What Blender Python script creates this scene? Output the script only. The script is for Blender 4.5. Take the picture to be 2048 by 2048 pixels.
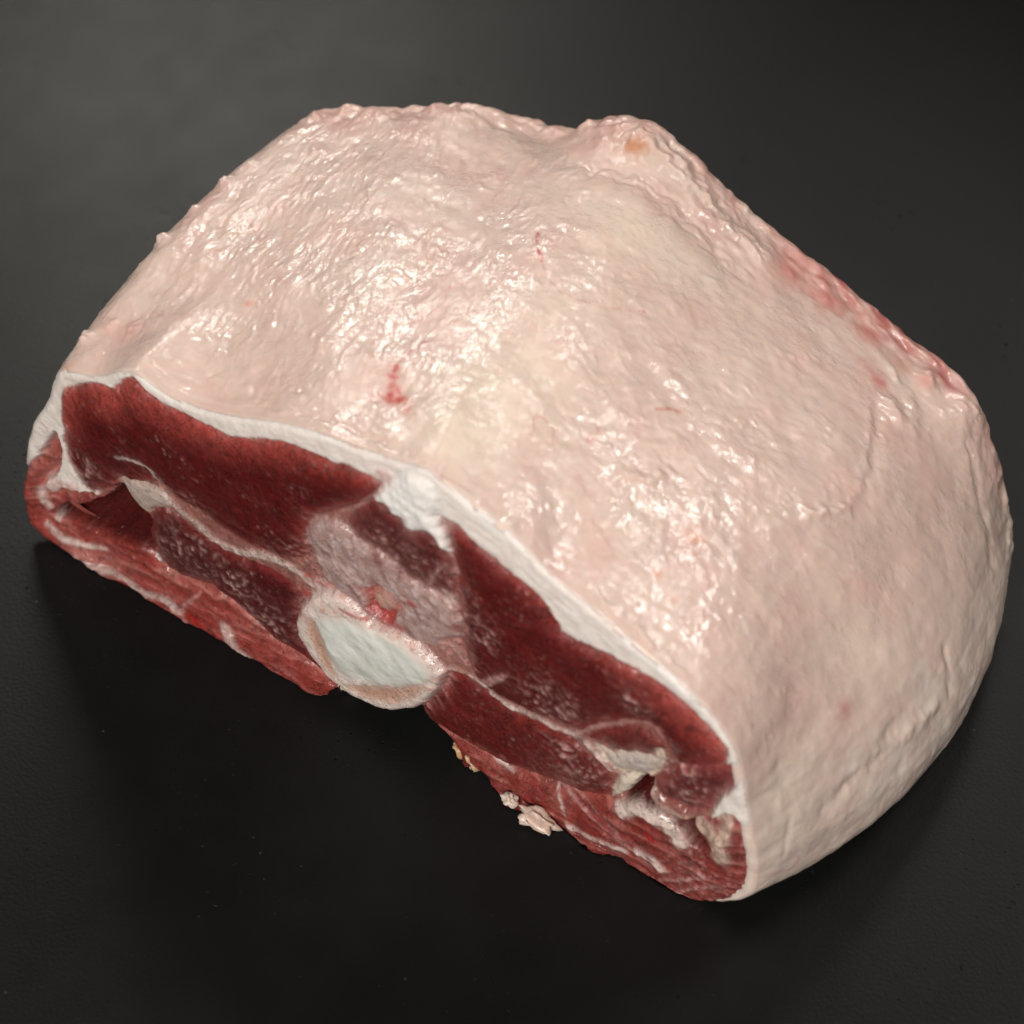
import bpy, math
import numpy as np
from mathutils import Vector

scene = bpy.context.scene
for o in list(bpy.data.objects):
    bpy.data.objects.remove(o)
R = math.radians

# ------------------------------------------------------------------ camera
# world: metres, table top at z = 0, the sawn face of the joint in the plane y = 0
cd = bpy.data.cameras.new('camera')
cd.sensor_width = 36.0
cd.angle = R(22.1167)
cd.clip_start = 0.01
cd.clip_end = 20.0
cd.dof.use_dof = True
cd.dof.focus_distance = 0.735
cd.dof.aperture_fstop = 10.5
cam = bpy.data.objects.new('camera', cd)
cam.location = (0.40567, -0.33831, 0.61715)
cam.rotation_euler = (R(40.0), 0.0, R(34.7))
scene.collection.objects.link(cam)
scene.camera = cam

# ------------------------------------------------------------------ world and lamps
w = bpy.data.worlds.new('World')
scene.world = w
w.use_nodes = True
w.node_tree.nodes['Background'].inputs[0].default_value = (1.0, 0.95, 0.88, 1)
w.node_tree.nodes['Background'].inputs[1].default_value = 0.035

def area(name, loc, target, size, power, color, spread=180):
    l = bpy.data.lights.new(name, 'AREA')
    l.shape = 'RECTANGLE'
    l.size, l.size_y = size
    h = R(spread)/2     # power is the open lamp's; a grid narrows the beam without brightening its axis
    l.energy = power*(1 if spread >= 179 else (math.tan(h)-h)/math.tan(h))
    l.spread = R(spread)
    l.color = color
    o = bpy.data.objects.new(name, l)
    o.location = loc
    o.rotation_euler = (Vector(target) - Vector(loc)).to_track_quat('-Z', 'Y').to_euler()
    scene.collection.objects.link(o)
    return o

area('back_lamp', (-0.66, 0.78, 0.70), (0.00, 0.09, 0.04), (0.36, 0.30), 6.6, (1.0, 0.94, 0.86), 38)
area('top_lamp', (-0.08, 0.92, 0.88), (0.12, 0.08, 0.06), (0.32, 0.22), 2.9, (1.0, 0.95, 0.89), 36)
area('added_glint_lamp', (0.52, 0.80, 0.84), (0.20, 0.05, 0.07), (0.34, 0.20), 5.0, (1.0, 0.95, 0.89), 36)  # added lamp, unseen source, placed to give the right slope glints
area('front_lamp', (0.42, -0.94, 0.84), (0.12, 0.04, 0.05), (0.45, 0.30), 22.0, (1.0, 0.965, 0.93), 60)

vs = scene.view_settings
vs.view_transform = 'Standard'
vs.look = 'None'
vs.exposure = 0.15
vs.gamma = 1.0
vs.use_curve_mapping = False

# ------------------------------------------------------------------ shapes, in millimetres
CAM_LOC = (0.41, -0.34, 0.62)
FRONT_RING = [(0.1, 0.0, 0.7), (-5.7, 0.0, 4.3), (-6.4, 0.0, 17.5), (-4.5, 0.0, 33.3), (2.0, 0.0, 51.5), (9.6, 0.0, 65.4), (13.4, 0.0, 75.5), (17.2, 0.0, 82.6), (22.1, 0.0, 86.2), (32.3, 0.0, 89.9), (46.1, 0.0, 100.4), (56.1, 0.0, 99.0), (67.2, 0.0, 99.6), (82.1, 0.0, 104.8), (96.9, 0.0, 111.7), (111.1, 0.0, 116.6), (124.8, 0.0, 119.3), (136.5, 0.0, 122.3), (144.8, 0.0, 124.7), (149.6, 0.0, 123.4), (157.7, 0.0, 120.7), (165.7, 0.0, 119.0), (173.6, 0.0, 115.2), (183.2, 0.0, 109.4), (192.8, 0.0, 105.7), (202.3, 0.0, 102.1), (211.9, 0.0, 98.4), (221.4, 0.0, 94.7), (229.4, 0.0, 89.9), (235.7, 0.0, 83.6), (239.5, 0.0, 77.6), (242.1, 0.0, 68.1), (243.9, 0.0, 57.6), (246.7, 0.0, 42.7), (247.9, 0.0, 28.5), (246.1, 0.0, 14.1), (232.0, 0.0, -0.9), (226.3, 0.0, -2.4), (220.4, 0.0, -2.6), (214.5, 0.0, -2.5), (209.1, 0.0, -1.7), (205.5, 0.0, -0.8), (199.5, 0.0, -4.9), (194.7, 0.0, -5.3), (190.3, 0.0, -2.6), (187.3, 0.0, -1.8), (180.0, 0.0, -6.3), (175.1, 0.0, -4.9), (171.2, 0.0, -6.3), (166.7, 0.0, -7.5), (165.6, 0.0, -3.9), (162.5, 0.0, -1.1), (159.4, 0.0, 1.3), (153.8, 0.0, -0.1), (150.1, 0.0, 5.7), (145.2, 0.0, 9.0), (140.1, 0.0, 11.9), (137.5, 0.0, 17.3), (132.0, 0.0, 12.1), (124.7, 0.0, 8.7), (118.0, 0.0, 7.8), (112.0, 0.0, 2.8), (108.0, 0.0, 1.0), (103.1, 0.0, -5.7), (95.6, 0.0, -12.5), (91.1, 0.0, -10.6), (88.5, 0.0, -7.2), (83.1, 0.0, -9.7), (87.7, 0.0, -6.7), (82.7, 0.0, -9.2), (77.9, 0.0, -11.9), (72.3, 0.0, -10.9), (67.2, 0.0, -13.7), (60.4, 0.0, -12.5), (54.1, 0.0, -12.0), (52.4, 0.0, -8.8), (47.2, 0.0, -11.4), (40.3, 0.0, -14.9), (35.8, 0.0, -11.1), (30.2, 0.0, -10.7), (22.3, 0.0, -5.7), (14.5, 0.0, -0.8), (3.9, 0.0, 0.5)]
FRONT_MARKS = [0, 3, 7, 10, 14, 18, 24, 29, 32, 35, 58]
BACK_RING = [(30.0, 118.0, 4.0), (4.0, 118.0, 30.0), (-4.0, 120.0, 50.0), (7.5, 124.0, 80.2), (14.9, 128.0, 84.6), (24.1, 132.0, 86.5), (35.7, 138.0, 88.2), (51.7, 146.0, 91.7), (65.0, 152.0, 89.4), (81.5, 156.0, 89.6), (99.7, 158.0, 101.9), (113.4, 158.0, 104.3), (132.8, 157.0, 95.5), (148.3, 156.0, 88.9), (182.0, 155.0, 77.5), (204.5, 154.0, 69.7), (225.5, 152.0, 63.1), (235.0, 150.0, 50.5), (243.7, 148.0, 32.2), (250.6, 143.0, 17.6), (250.0, 137.0, 8.0), (220.0, 140.0, 3.0), (130.0, 150.0, 6.0), (80.0, 130.0, 6.0)]
BACK_MARKS = [0, 2, 3, 5, 7, 10, 13, 16, 18, 20, 22]
REGIONS = [
 ('connective_tissue', [[(21.1, 56.8), (39.6, 75.3), (76.3, 83.6), (116.6, 97.3), (144.3, 109.6), (152.9, 110.2), (157.5, 108.1), (177.0, 85.4), (209.6, 78.8), (230.5, 72.5), (238.2, 64.7), (232.7, 40.4), (212.5, 12.4), (159.5, 14.3), (103.5, 10.9), (55.0, 15.4), (26.8, 30.1), (20.3, 40.1)]]),
 ('flank_flap_a', [[(-6.8, 25.6), (0.8, 35.4), (8.1, 49.0), (11.9, 54.5), (12.1, 46.0), (10.8, 40.3), (7.3, 32.4), (1.6, 24.5), (4.6, 21.5), (9.9, 27.6), (19.9, 32.6), (26.3, 33.6), (34.1, 44.5), (37.7, 41.3), (42.5, 36.4), (40.4, 26.7), (41.9, 17.7), (46.2, 13.0), (53.1, 13.7), (63.8, 17.1), (72.3, 14.7), (80.0, 11.8), (86.4, 7.9), (96.3, 7.6), (106.0, 4.5), (112.8, 8.0), (118.5, 5.4), (97.2, -25.3), (61.4, -34.9), (33.5, -28.3), (5.2, -21.6), (-19.1, -11.8), (-14.2, 17.4)]]),
 ('flank_flap_b', [[(129.5, 14.9), (144.0, 14.2), (150.2, 12.2), (159.6, 11.0), (168.8, 11.5), (176.2, 14.1), (184.6, 16.8), (192.9, 18.6), (201.6, 24.2), (207.7, 32.5), (212.9, 45.0), (214.6, 45.6), (214.3, 39.4), (216.2, 35.8), (221.4, 34.3), (226.3, 36.8), (234.7, 45.0), (238.7, 51.0), (240.3, 51.5), (244.9, 48.7), (246.7, 40.1), (247.8, 32.3), (248.3, 23.9), (247.9, 18.1), (243.4, 2.8), (229.8, -11.9), (206.0, -15.0), (181.4, -22.9), (155.9, -26.3), (136.7, -14.3), (124.2, -1.7)]]),
 ('cavity_a', [[(1.6, 10.6), (6.5, 15.6), (16.2, 22.6), (25.2, 31.2), (28.5, 34.7), (33.7, 43.8), (36.4, 41.2), (41.7, 35.8), (41.6, 27.5), (42.3, 18.0), (32.7, 15.8), (22.5, 13.4), (11.0, 12.8), (4.9, 10.7)]]),
 ('cavity_b', [[(204.5, 25.8), (207.7, 32.5), (210.9, 40.3), (212.9, 45.0), (214.6, 45.6), (214.3, 39.4), (216.2, 35.8), (221.4, 34.3), (226.4, 36.4), (230.1, 31.4), (234.7, 29.4), (233.2, 27.1), (228.1, 26.2), (224.5, 30.0), (218.7, 31.5), (210.2, 29.8)]]),
 ('loin_muscle_a', [[(17.7, 74.3), (20.1, 78.8), (29.9, 86.2), (34.1, 87.8), (38.1, 88.6), (42.3, 94.6), (46.7, 98.8), (50.1, 95.8), (56.9, 94.2), (66.4, 95.1), (75.8, 95.3), (80.7, 95.5), (90.5, 101.8), (98.7, 105.6), (107.2, 107.5), (116.1, 108.7), (120.9, 110.5), (128.4, 111.1), (131.3, 111.3), (134.2, 114.0), (131.6, 106.5), (123.6, 97.5), (117.9, 91.5), (110.2, 84.1), (104.9, 78.2), (103.9, 72.9), (105.4, 67.8), (103.0, 60.6), (94.2, 53.3), (89.1, 53.3), (82.5, 51.1), (74.2, 51.7), (67.9, 53.7), (58.1, 53.4), (51.8, 55.4), (49.3, 57.0), (41.6, 49.5), (36.9, 49.5), (32.6, 43.5), (21.5, 33.6), (17.8, 36.9), (14.7, 42.9), (14.2, 52.1), (15.3, 60.6)]]),
 ('transverse_process_a', [[(33.2, 47.0), (37.2, 51.3), (44.8, 53.2), (51.4, 52.8), (54.1, 48.3), (52.5, 45.6), (45.1, 41.0), (42.4, 35.9), (38.7, 38.7), (36.4, 41.2)]]),
 ('tenderloin_a', [[(42.1, 33.6), (45.2, 41.5), (53.2, 46.1), (60.1, 42.7), (69.7, 40.5), (76.3, 41.1), (86.4, 44.1), (96.0, 43.6), (99.5, 39.6), (98.3, 33.0), (97.3, 19.5), (100.7, 13.5), (112.9, 9.8), (106.0, 4.5), (96.3, 7.6), (86.4, 7.9), (80.0, 11.8), (72.3, 14.7), (63.8, 17.1), (53.1, 13.7), (46.2, 13.0), (42.7, 18.2), (40.4, 26.7)]]),
 ('loin_muscle_b', [[(154.4, 110.4), (158.7, 107.2), (165.4, 104.4), (172.0, 102.3), (179.1, 99.2), (183.0, 96.4), (180.9, 70.5), (169.0, 55.9), (165.0, 54.9), (159.4, 54.1), (157.0, 63.3), (157.2, 72.1), (154.7, 75.0), (154.4, 81.3), (154.1, 90.7), (152.7, 97.4), (151.4, 104.6)], [(173.5, 100.8), (179.6, 97.9), (183.5, 94.8), (186.9, 89.8), (191.3, 89.3), (199.5, 90.9), (207.6, 91.1), (214.1, 90.7), (219.5, 89.6), (225.0, 87.0), (230.4, 84.4), (233.8, 81.7), (236.7, 78.6), (236.7, 71.4), (232.7, 66.9), (225.5, 60.9), (222.2, 61.0), (219.1, 66.6), (216.7, 71.0), (213.9, 71.2), (208.6, 67.7), (200.5, 60.4), (192.2, 50.1), (186.5, 49.2), (176.0, 46.6), (165.9, 45.3), (158.8, 48.8), (154.9, 60.3), (153.9, 71.5), (154.6, 79.7), (157.7, 89.5)]]),
 ('side_muscle_b', [[(194.5, 49.9), (201.1, 59.3), (208.6, 66.2), (214.1, 67.4), (218.0, 66.5), (218.7, 63.8), (214.6, 57.6), (206.4, 52.9), (199.6, 51.1)]]),
 ('transverse_process_b', [[(196.9, 48.4), (202.6, 49.0), (209.1, 54.4), (215.2, 57.3), (216.6, 62.1), (218.9, 59.2), (216.6, 51.0), (214.0, 45.9), (211.2, 45.3), (205.1, 41.4), (200.5, 43.0)]]),
 ('tenderloin_b', [[(144.4, 48.2), (149.5, 44.3), (157.8, 47.2), (162.9, 47.0), (161.7, 29.3), (150.5, 20.3), (137.5, 14.5), (142.7, 24.6), (147.2, 34.7)], [(147.2, 39.0), (150.9, 42.7), (157.0, 43.2), (163.0, 43.8), (171.9, 41.7), (180.7, 42.9), (189.5, 44.1), (194.7, 42.5), (201.2, 39.4), (204.6, 39.3), (203.7, 32.1), (201.6, 24.2), (192.9, 18.6), (184.6, 16.8), (176.2, 14.1), (168.8, 11.5), (159.6, 11.0), (150.2, 11.3), (140.8, 11.6), (134.6, 15.5)]]),
 ('fat_tag', [[(204.3, 39.5), (212.9, 46.2), (211.4, 41.2), (207.7, 32.9), (202.2, 24.7), (203.7, 32.1)]]),
 ('rib_end_muscle', [[(216.6, 50.6), (222.8, 60.3), (233.2, 67.5), (237.2, 71.4), (239.1, 75.0), (240.6, 69.9), (239.4, 63.2), (235.7, 55.1), (232.0, 45.1), (225.6, 39.7), (223.8, 41.5), (218.3, 39.4), (215.3, 42.0), (214.6, 45.6)]]),
 ('multifidus_muscle', [[(120.7, 92.3), (127.7, 101.2), (132.3, 103.3), (134.1, 99.6), (137.6, 101.4), (138.5, 98.9), (142.5, 98.4), (146.0, 102.1), (149.8, 97.9), (153.6, 90.4), (154.1, 82.4), (149.8, 76.6), (144.8, 77.0), (137.2, 77.5), (132.3, 80.5), (127.2, 81.5), (121.6, 81.5), (118.2, 84.9)]]),
 ('fat_lump', [[(127.3, 102.4), (131.1, 109.6), (135.4, 117.5), (138.9, 121.2), (142.8, 122.5), (148.0, 121.4), (149.6, 117.4), (148.9, 109.0), (151.2, 103.2), (153.0, 96.9), (149.3, 98.5), (145.5, 102.3), (142.0, 98.6), (138.0, 98.8), (137.1, 101.5), (134.1, 100.1), (132.8, 103.5), (129.8, 102.7)]]),
 ('vertebral_arch', [[(104.1, 75.9), (109.2, 82.0), (113.6, 85.0), (117.6, 83.9), (121.1, 81.8), (126.2, 82.1), (132.3, 81.8), (136.3, 79.4), (140.2, 77.7), (145.3, 77.3), (149.8, 77.3), (153.2, 75.2), (156.7, 71.1), (155.8, 64.4), (149.3, 58.5), (145.1, 52.9), (140.3, 50.7), (135.1, 51.0), (128.2, 49.3), (122.5, 50.6), (117.4, 53.8), (113.1, 54.2), (108.4, 54.9), (107.2, 60.8), (105.5, 67.0), (103.4, 70.1)]]),
 ('vertebra', [[(99.8, 37.5), (104.0, 46.2), (108.6, 50.9), (113.6, 53.8), (117.4, 53.8), (121.5, 51.3), (125.6, 48.7), (130.9, 49.9), (136.2, 51.8), (140.3, 50.7), (144.4, 48.2), (149.6, 44.4), (147.2, 34.7), (142.7, 24.6), (137.6, 17.4), (132.0, 12.2), (124.7, 8.6), (118.0, 7.9), (112.5, 8.9), (107.0, 10.7), (102.8, 14.9), (99.8, 19.3), (97.3, 23.3), (97.1, 29.1)]]),
 ('cartilage_disc', [[(104.6, 35.3), (109.1, 42.2), (115.8, 45.7), (123.4, 47.5), (130.8, 48.5), (138.2, 48.4), (143.3, 46.0), (146.3, 42.6), (144.9, 37.6), (139.7, 31.8), (132.5, 26.3), (124.2, 21.6), (117.5, 18.6), (112.5, 18.1), (109.4, 22.4), (106.7, 26.9), (104.5, 31.0)]]),
 ('marrow_a', [[(102.8, 36.9), (105.5, 36.7), (107.8, 31.3), (109.7, 26.2), (110.8, 18.3), (112.8, 14.5), (109.5, 14.1), (105.9, 18.8), (103.1, 26.2), (101.8, 31.1)]]),
 ('marrow_b', [[(113.8, 12.8), (121.3, 18.6), (132.6, 26.6), (140.8, 33.7), (144.1, 36.4), (140.7, 28.7), (133.9, 19.7), (126.6, 14.8), (119.3, 12.1)]]),
 ('spinal_canal', [[(121.0, 61.2), (124.2, 63.2), (128.6, 67.4), (133.3, 68.1), (135.2, 64.1), (135.2, 58.2), (131.0, 52.4), (126.8, 52.1), (123.5, 55.2)]]),
 ('spinal_cord', [[(124.1, 61.0), (128.5, 65.9), (132.2, 66.5), (133.8, 63.0), (133.9, 58.7), (130.6, 54.9), (127.5, 55.0), (124.7, 57.0)]]),
]
STRANDS = [
 ([(50.1, 52.7), (54.9, 48.8), (62.4, 46.0), (70.0, 43.1), (78.7, 45.2), (88.9, 50.3), (96.6, 50.9), (102.8, 49.3), (109.3, 53.2)], 1.5, 'white'),
 ([(36.6, 61.1), (42.3, 63.6), (47.0, 64.0), (49.4, 62.5), (49.9, 56.6)], 0.6, 'white'),
 ([(0.9, 6.7), (6.0, 4.6), (13.3, 5.4), (22.3, 7.7)], 1.0, 'white'),
 ([(11.7, -0.1), (20.2, -1.1), (30.0, -2.0), (37.0, -3.1), (44.3, -1.4), (49.7, -2.7)], 1.5, 'white'),
 ([(67.6, 2.6), (71.6, -5.0), (78.2, -7.2), (81.4, -10.2)], 1.9, 'white'),
 ([(46.2, 13.0), (53.1, 13.2)], 0.4, 'white'),
 ([(69.7, 15.4), (75.4, 12.8), (81.2, 10.1), (85.7, 7.3)], 0.45, 'white'),
 ([(96.3, 6.6), (106.0, 4.5), (112.7, 6.1)], 0.4, 'white'),
 ([(58.2, 10.5), (51.3, -0.6), (53.5, -6.1)], 0.5, 'pink'),
 ([(2.4, 25.0), (8.8, 29.3), (15.7, 32.2), (19.0, 31.1)], 2.0, 'pink'),
 ([(24.6, 53.3), (24.7, 49.4), (23.1, 43.6)], 0.5, 'pink'),
 ([(18.1, 42.7), (17.7, 36.0), (18.3, 31.5)], 0.8, 'white'),
 ([(-0.5, 20.6), (0.5, 14.6), (4.1, 10.2)], 1.2, 'white'),
 ([(151.0, 45.2), (157.0, 45.7), (163.0, 44.6), (170.1, 43.6), (177.8, 45.5), (184.8, 45.3), (191.7, 47.6)], 1.1, 'white'),
 ([(191.7, 48.4), (196.7, 55.3), (203.2, 62.8), (209.7, 68.4), (214.5, 70.9), (217.4, 67.6)], 0.7, 'pink'),
 ([(160.6, 47.7), (166.0, 53.5), (170.7, 61.2)], 0.6, 'pink'),
 ([(194.6, 46.6), (198.1, 43.6), (202.9, 39.5)], 1.0, 'white'),
 ([(184.0, 15.4), (187.8, 7.9), (190.9, 0.6)], 0.45, 'white'),
 ([(184.6, 15.9), (193.1, 13.3), (202.1, 10.4), (208.7, 8.9), (212.3, 7.6), (217.0, 6.3), (222.8, 8.8)], 0.5, 'pink'),
 ([(187.0, 17.1), (196.6, 15.5), (203.8, 12.8), (208.6, 9.8)], 0.3, 'pink'),
 ([(189.7, 2.2), (196.9, 3.1), (204.1, 4.8), (208.8, 6.3)], 0.9, 'white'),
 ([(212.8, 9.4), (216.9, 9.8), (220.5, 7.6)], 1.6, 'white'),
 ([(205.8, 22.5), (210.8, 27.8), (217.1, 28.8), (222.9, 26.9), (224.8, 25.0)], 2.6, 'cream'),
 ([(228.0, 36.6), (232.6, 36.2), (236.1, 34.1), (237.6, 28.4)], 2.8, 'tan'),
 ([(234.3, 43.7), (237.5, 45.6), (237.6, 36.3)], 1.8, 'tan'),
 ([(215.2, 45.2), (216.1, 38.3), (220.7, 37.1), (224.6, 37.1)], 0.9, 'tan'),
 ([(222.1, 62.6), (224.5, 58.0), (227.2, 58.7)], 0.5, 'pink'),
 ([(232.7, 66.9), (235.6, 70.9), (238.6, 74.2)], 0.5, 'pink'),
 ([(158.9, 11.4), (163.9, 10.1), (169.4, 9.4)], 0.7, 'white'),
 ([(222.8, -3.2), (228.9, 4.2), (234.2, 11.0), (239.7, 15.0)], 0.5, 'pink'),
 ([(220.2, 1.8), (227.4, 8.4), (233.9, 15.3)], 0.6, 'pink'),
 ([(113.8, 79.9), (114.3, 72.5), (118.1, 66.5), (123.3, 65.5)], 0.4, 'white'),
 ([(131.6, 109.6), (126.2, 101.4), (120.8, 93.7), (115.3, 87.7)], 0.45, 'pink'),
 ([(145.3, 79.3), (147.5, 86.1), (150.6, 91.5)], 0.5, 'pink'),
 ([(149.3, 98.8), (152.7, 94.9), (154.0, 88.8)], 0.55, 'pink'),
 ([(128.7, 111.0), (131.3, 114.9), (133.8, 115.3), (131.7, 111.2)], 1.4, 'pink'),
 ([(149.9, 80.6), (151.3, 78.4), (152.3, 76.5)], 0.7, 'cream'),
 ([(149.7, 52.2), (152.2, 47.1)], 0.5, 'pink'),
 ([(151.9, 59.4), (155.8, 50.6)], 0.6, 'pink'),
 ([(149.0, 43.9), (159.4, 48.4), (165.0, 54.2), (170.1, 60.8)], 0.8, 'pink'),
 ([(113.3, 57.0), (108.2, 52.7), (101.1, 51.0)], 0.45, 'blood'),
 ([(100.4, 42.2), (102.7, 43.9)], 1.2, 'blood'),
 ([(124.3, 54.0), (128.4, 51.8), (133.2, 54.0), (136.3, 54.6)], 1.1, 'blood'),
 ([(115.0, 49.3), (119.2, 48.9), (123.5, 49.3)], 0.7, 'blood'),
 ([(128.2, 49.3), (132.5, 51.1)], 0.6, 'blood'),
 ([(137.3, 67.6), (141.0, 68.9)], 0.9, 'blood'),
 ([(214.6, 20.5), (216.5, 18.5)], 1.0, 'blood'),
 ([(53.9, -2.2), (57.9, -3.7)], 1.0, 'blood'),
 ([(1.3, 10.8), (8.0, 16.2), (16.0, 21.7)], 0.8, 'blood'),
 ([(188.4, 5.7), (190.3, 3.7)], 0.7, 'blood'),
]
SHREDS = [(58.7, 31.1, 9), (48.1, 27.9, 5), (84.0, 18.2, 8), (75.1, 28.6, 7), (100.7, 22.1, 5), (156.3, 80.7, 6), (155.9, 54.1, 7), (191.4, 35.5, 9), (196.2, 30.9, 6), (223.0, 56.7, 8), (228.8, 51.7, 8), (242.1, 42.9, 9), (231.1, 15.4, 10), (184.0, 59.5, 9), (210.3, 78.6, 5), (132.5, 86.5, 7), (142.5, 85.8, 6), (151.5, 85.7, 5), (100.5, 60.4, 6), (22.0, 45.3, 6), (8.5, 27.4, 6), (47.9, 46.5, 5), (119.3, 68.0, 4), (65.1, 57.3, 5), (163.2, 73.7, 5), (153.0, 54.9, 7), (23.5, 2.1, 5)]
SCRAPS = [
 (183.0, -5.5, 5.6, 2.6, 1.7, -0.3, (0.64, 0.45, 0.36)),
 (179.7, -6.9, 2.6, 2.0, 1.6, -0.2, (0.68, 0.5, 0.41)),
 (172.0, -4.6, 2.3, 1.7, 1.1, -0.3, (0.66, 0.5, 0.42)),
 (151.6, 1.3, 1.6, 2.0, 3.4, 0.8, (0.55, 0.3, 0.15)),
 (156.7, -0.5, 1.4, 1.8, 2.6, 0.7, (0.58, 0.36, 0.2)),
 (111.1, 1.3, 2.6, 2, 1.4, -0.4, (0.58, 0.42, 0.27)),
]
VEINS = [
 ([(112.0, 97.8, 110.8), (116.5, 92.0, 112.3), (120.8, 87.2, 113.5)], 0.55, 0.9),
 ([(120.8, 87.2, 113.5), (126.0, 82.3, 114.6), (131.5, 79.3, 115.0), (137.2, 79.3, 114.5), (144.5, 83.2, 112.3)], 0.28, 0.4),
 ([(112.4, 31.1, 115.6), (116.0, 25.4, 116.6), (120.1, 21.6, 117.7), (127.1, 17.8, 119.6)], 1.5, 0.75),
 ([(116.7, 19.5, 117.0), (120.4, 20.6, 117.8)], 1.9, 0.85),
 ([(112.7, 30.2, 115.7), (113.1, 39.0, 115.3), (113.9, 43.0, 115.3)], 0.4, 0.5),
 ([(172.9, 64.8, 106.1), (175.0, 68.7, 104.6), (178.9, 70.6, 102.8)], 0.45, 0.6),
 ([(105.2, 66.2, 111.9), (108.4, 58.5, 113.2), (107.2, 52.5, 113.3)], 0.4, 0.35),
 ([(92.1, 43.3, 110.7), (98.0, 39.9, 112.2)], 0.3, 0.35),
 ([(236.3, 11.4, 81.9), (238.4, 9.5, 79.3)], 0.35, 0.5),
 ([(166.9, 40.5, 112.1), (166.2, 46.4, 111.5)], 0.8, 0.35),
 ([(29.7, 70.6, 93.0), (40.8, 63.1, 95.9)], 0.4, 0.35),
 ([(145.2, 84.1, 111.9), (151.8, 90.8, 108.3)], 0.3, 0.4),
 ([(229.5, 10.6, 88.8), (235.0, 10.5, 83.6)], 0.3, 0.3),
]
SPOTS = [
 ((201.4, 39.0, 98.9), 2.2, 'orange', 0.75),
 ((201.1, 21.5, 101.2), 1.3, 'orange', 0.7),
 ((56.3, 38.8, 100.3), 1.4, 'orange', 0.7),
 ((31.5, 54.9, 93.7), 1.0, 'orange', 0.6),
 ((35.4, 68.2, 94.2), 1.3, 'orange', 0.5),
 ((248.8, 41.2, 58.8), 2.6, 'red', 0.55),
 ((205.3, 132.4, 76.3), 2.6, 'red', 0.85),
 ((200.7, 134.6, 77.6), 3.5, 'red', 0.4),
 ((112.2, 148.0, 105.5), 3.6, 'amber', 0.95),
 ((207.9, 18.5, 98.8), 1.0, 'orange', 0.6),
 ((120.7, 19.6, 117.9), 3.0, 'red', 0.35),
 ((131.1, 57.5, 117.0), 1.0, 'red', 0.4),
 ((29.8, 16.9, 91.4), 6, 'red', 0.22),
 ((127.8, 135.7, 104.5), 7, 'red', 0.18),
 ((166.3, 148.7, 85.3), 5, 'red', 0.8),
 ((178.6, 149.3, 80.9), 6, 'red', 0.95),
 ((193.0, 147.8, 76.3), 5, 'red', 0.9),
 ((205.5, 146.1, 72.1), 4, 'red', 0.45),
 ((213.3, 145.5, 69.6), 3, 'red', 0.5),
 ((247.6, 135.8, 34.5), 5, 'red', 0.3),
 ((20.1, 0.8, 85.3), 2, 'orange', 0.5),
 ((23.1, 123.7, 87.5), 9, 'red', 0.25),
 ((43.7, 134.0, 91.2), 9, 'red', 0.2),
 ((100.3, 145.6, 102.4), 8, 'red', 0.25),
 ((142.8, 139.9, 97.6), 8, 'red', 0.2),
 ((166.7, 142.8, 87.4), 6, 'red', 0.2),
]
CREAMS = [
 ((144.7, 29.8, 120.1), 16, 1),
 ((145.6, 13.9, 122.7), 10, 0.8),
 ((144.4, 50.6, 117.0), 13, 0.8),
 ((137.0, 73.4, 115.3), 11, 0.5),
 ((131.8, 114.9, 108.8), 14, 0.7),
 ((245.0, 58.3, 62.3), 14, 0.5),
 ((247.5, 12.1, 56.0), 12, 0.5),
 ((139.9, 112.7, 107.0), 12, 0.5),
]
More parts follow.
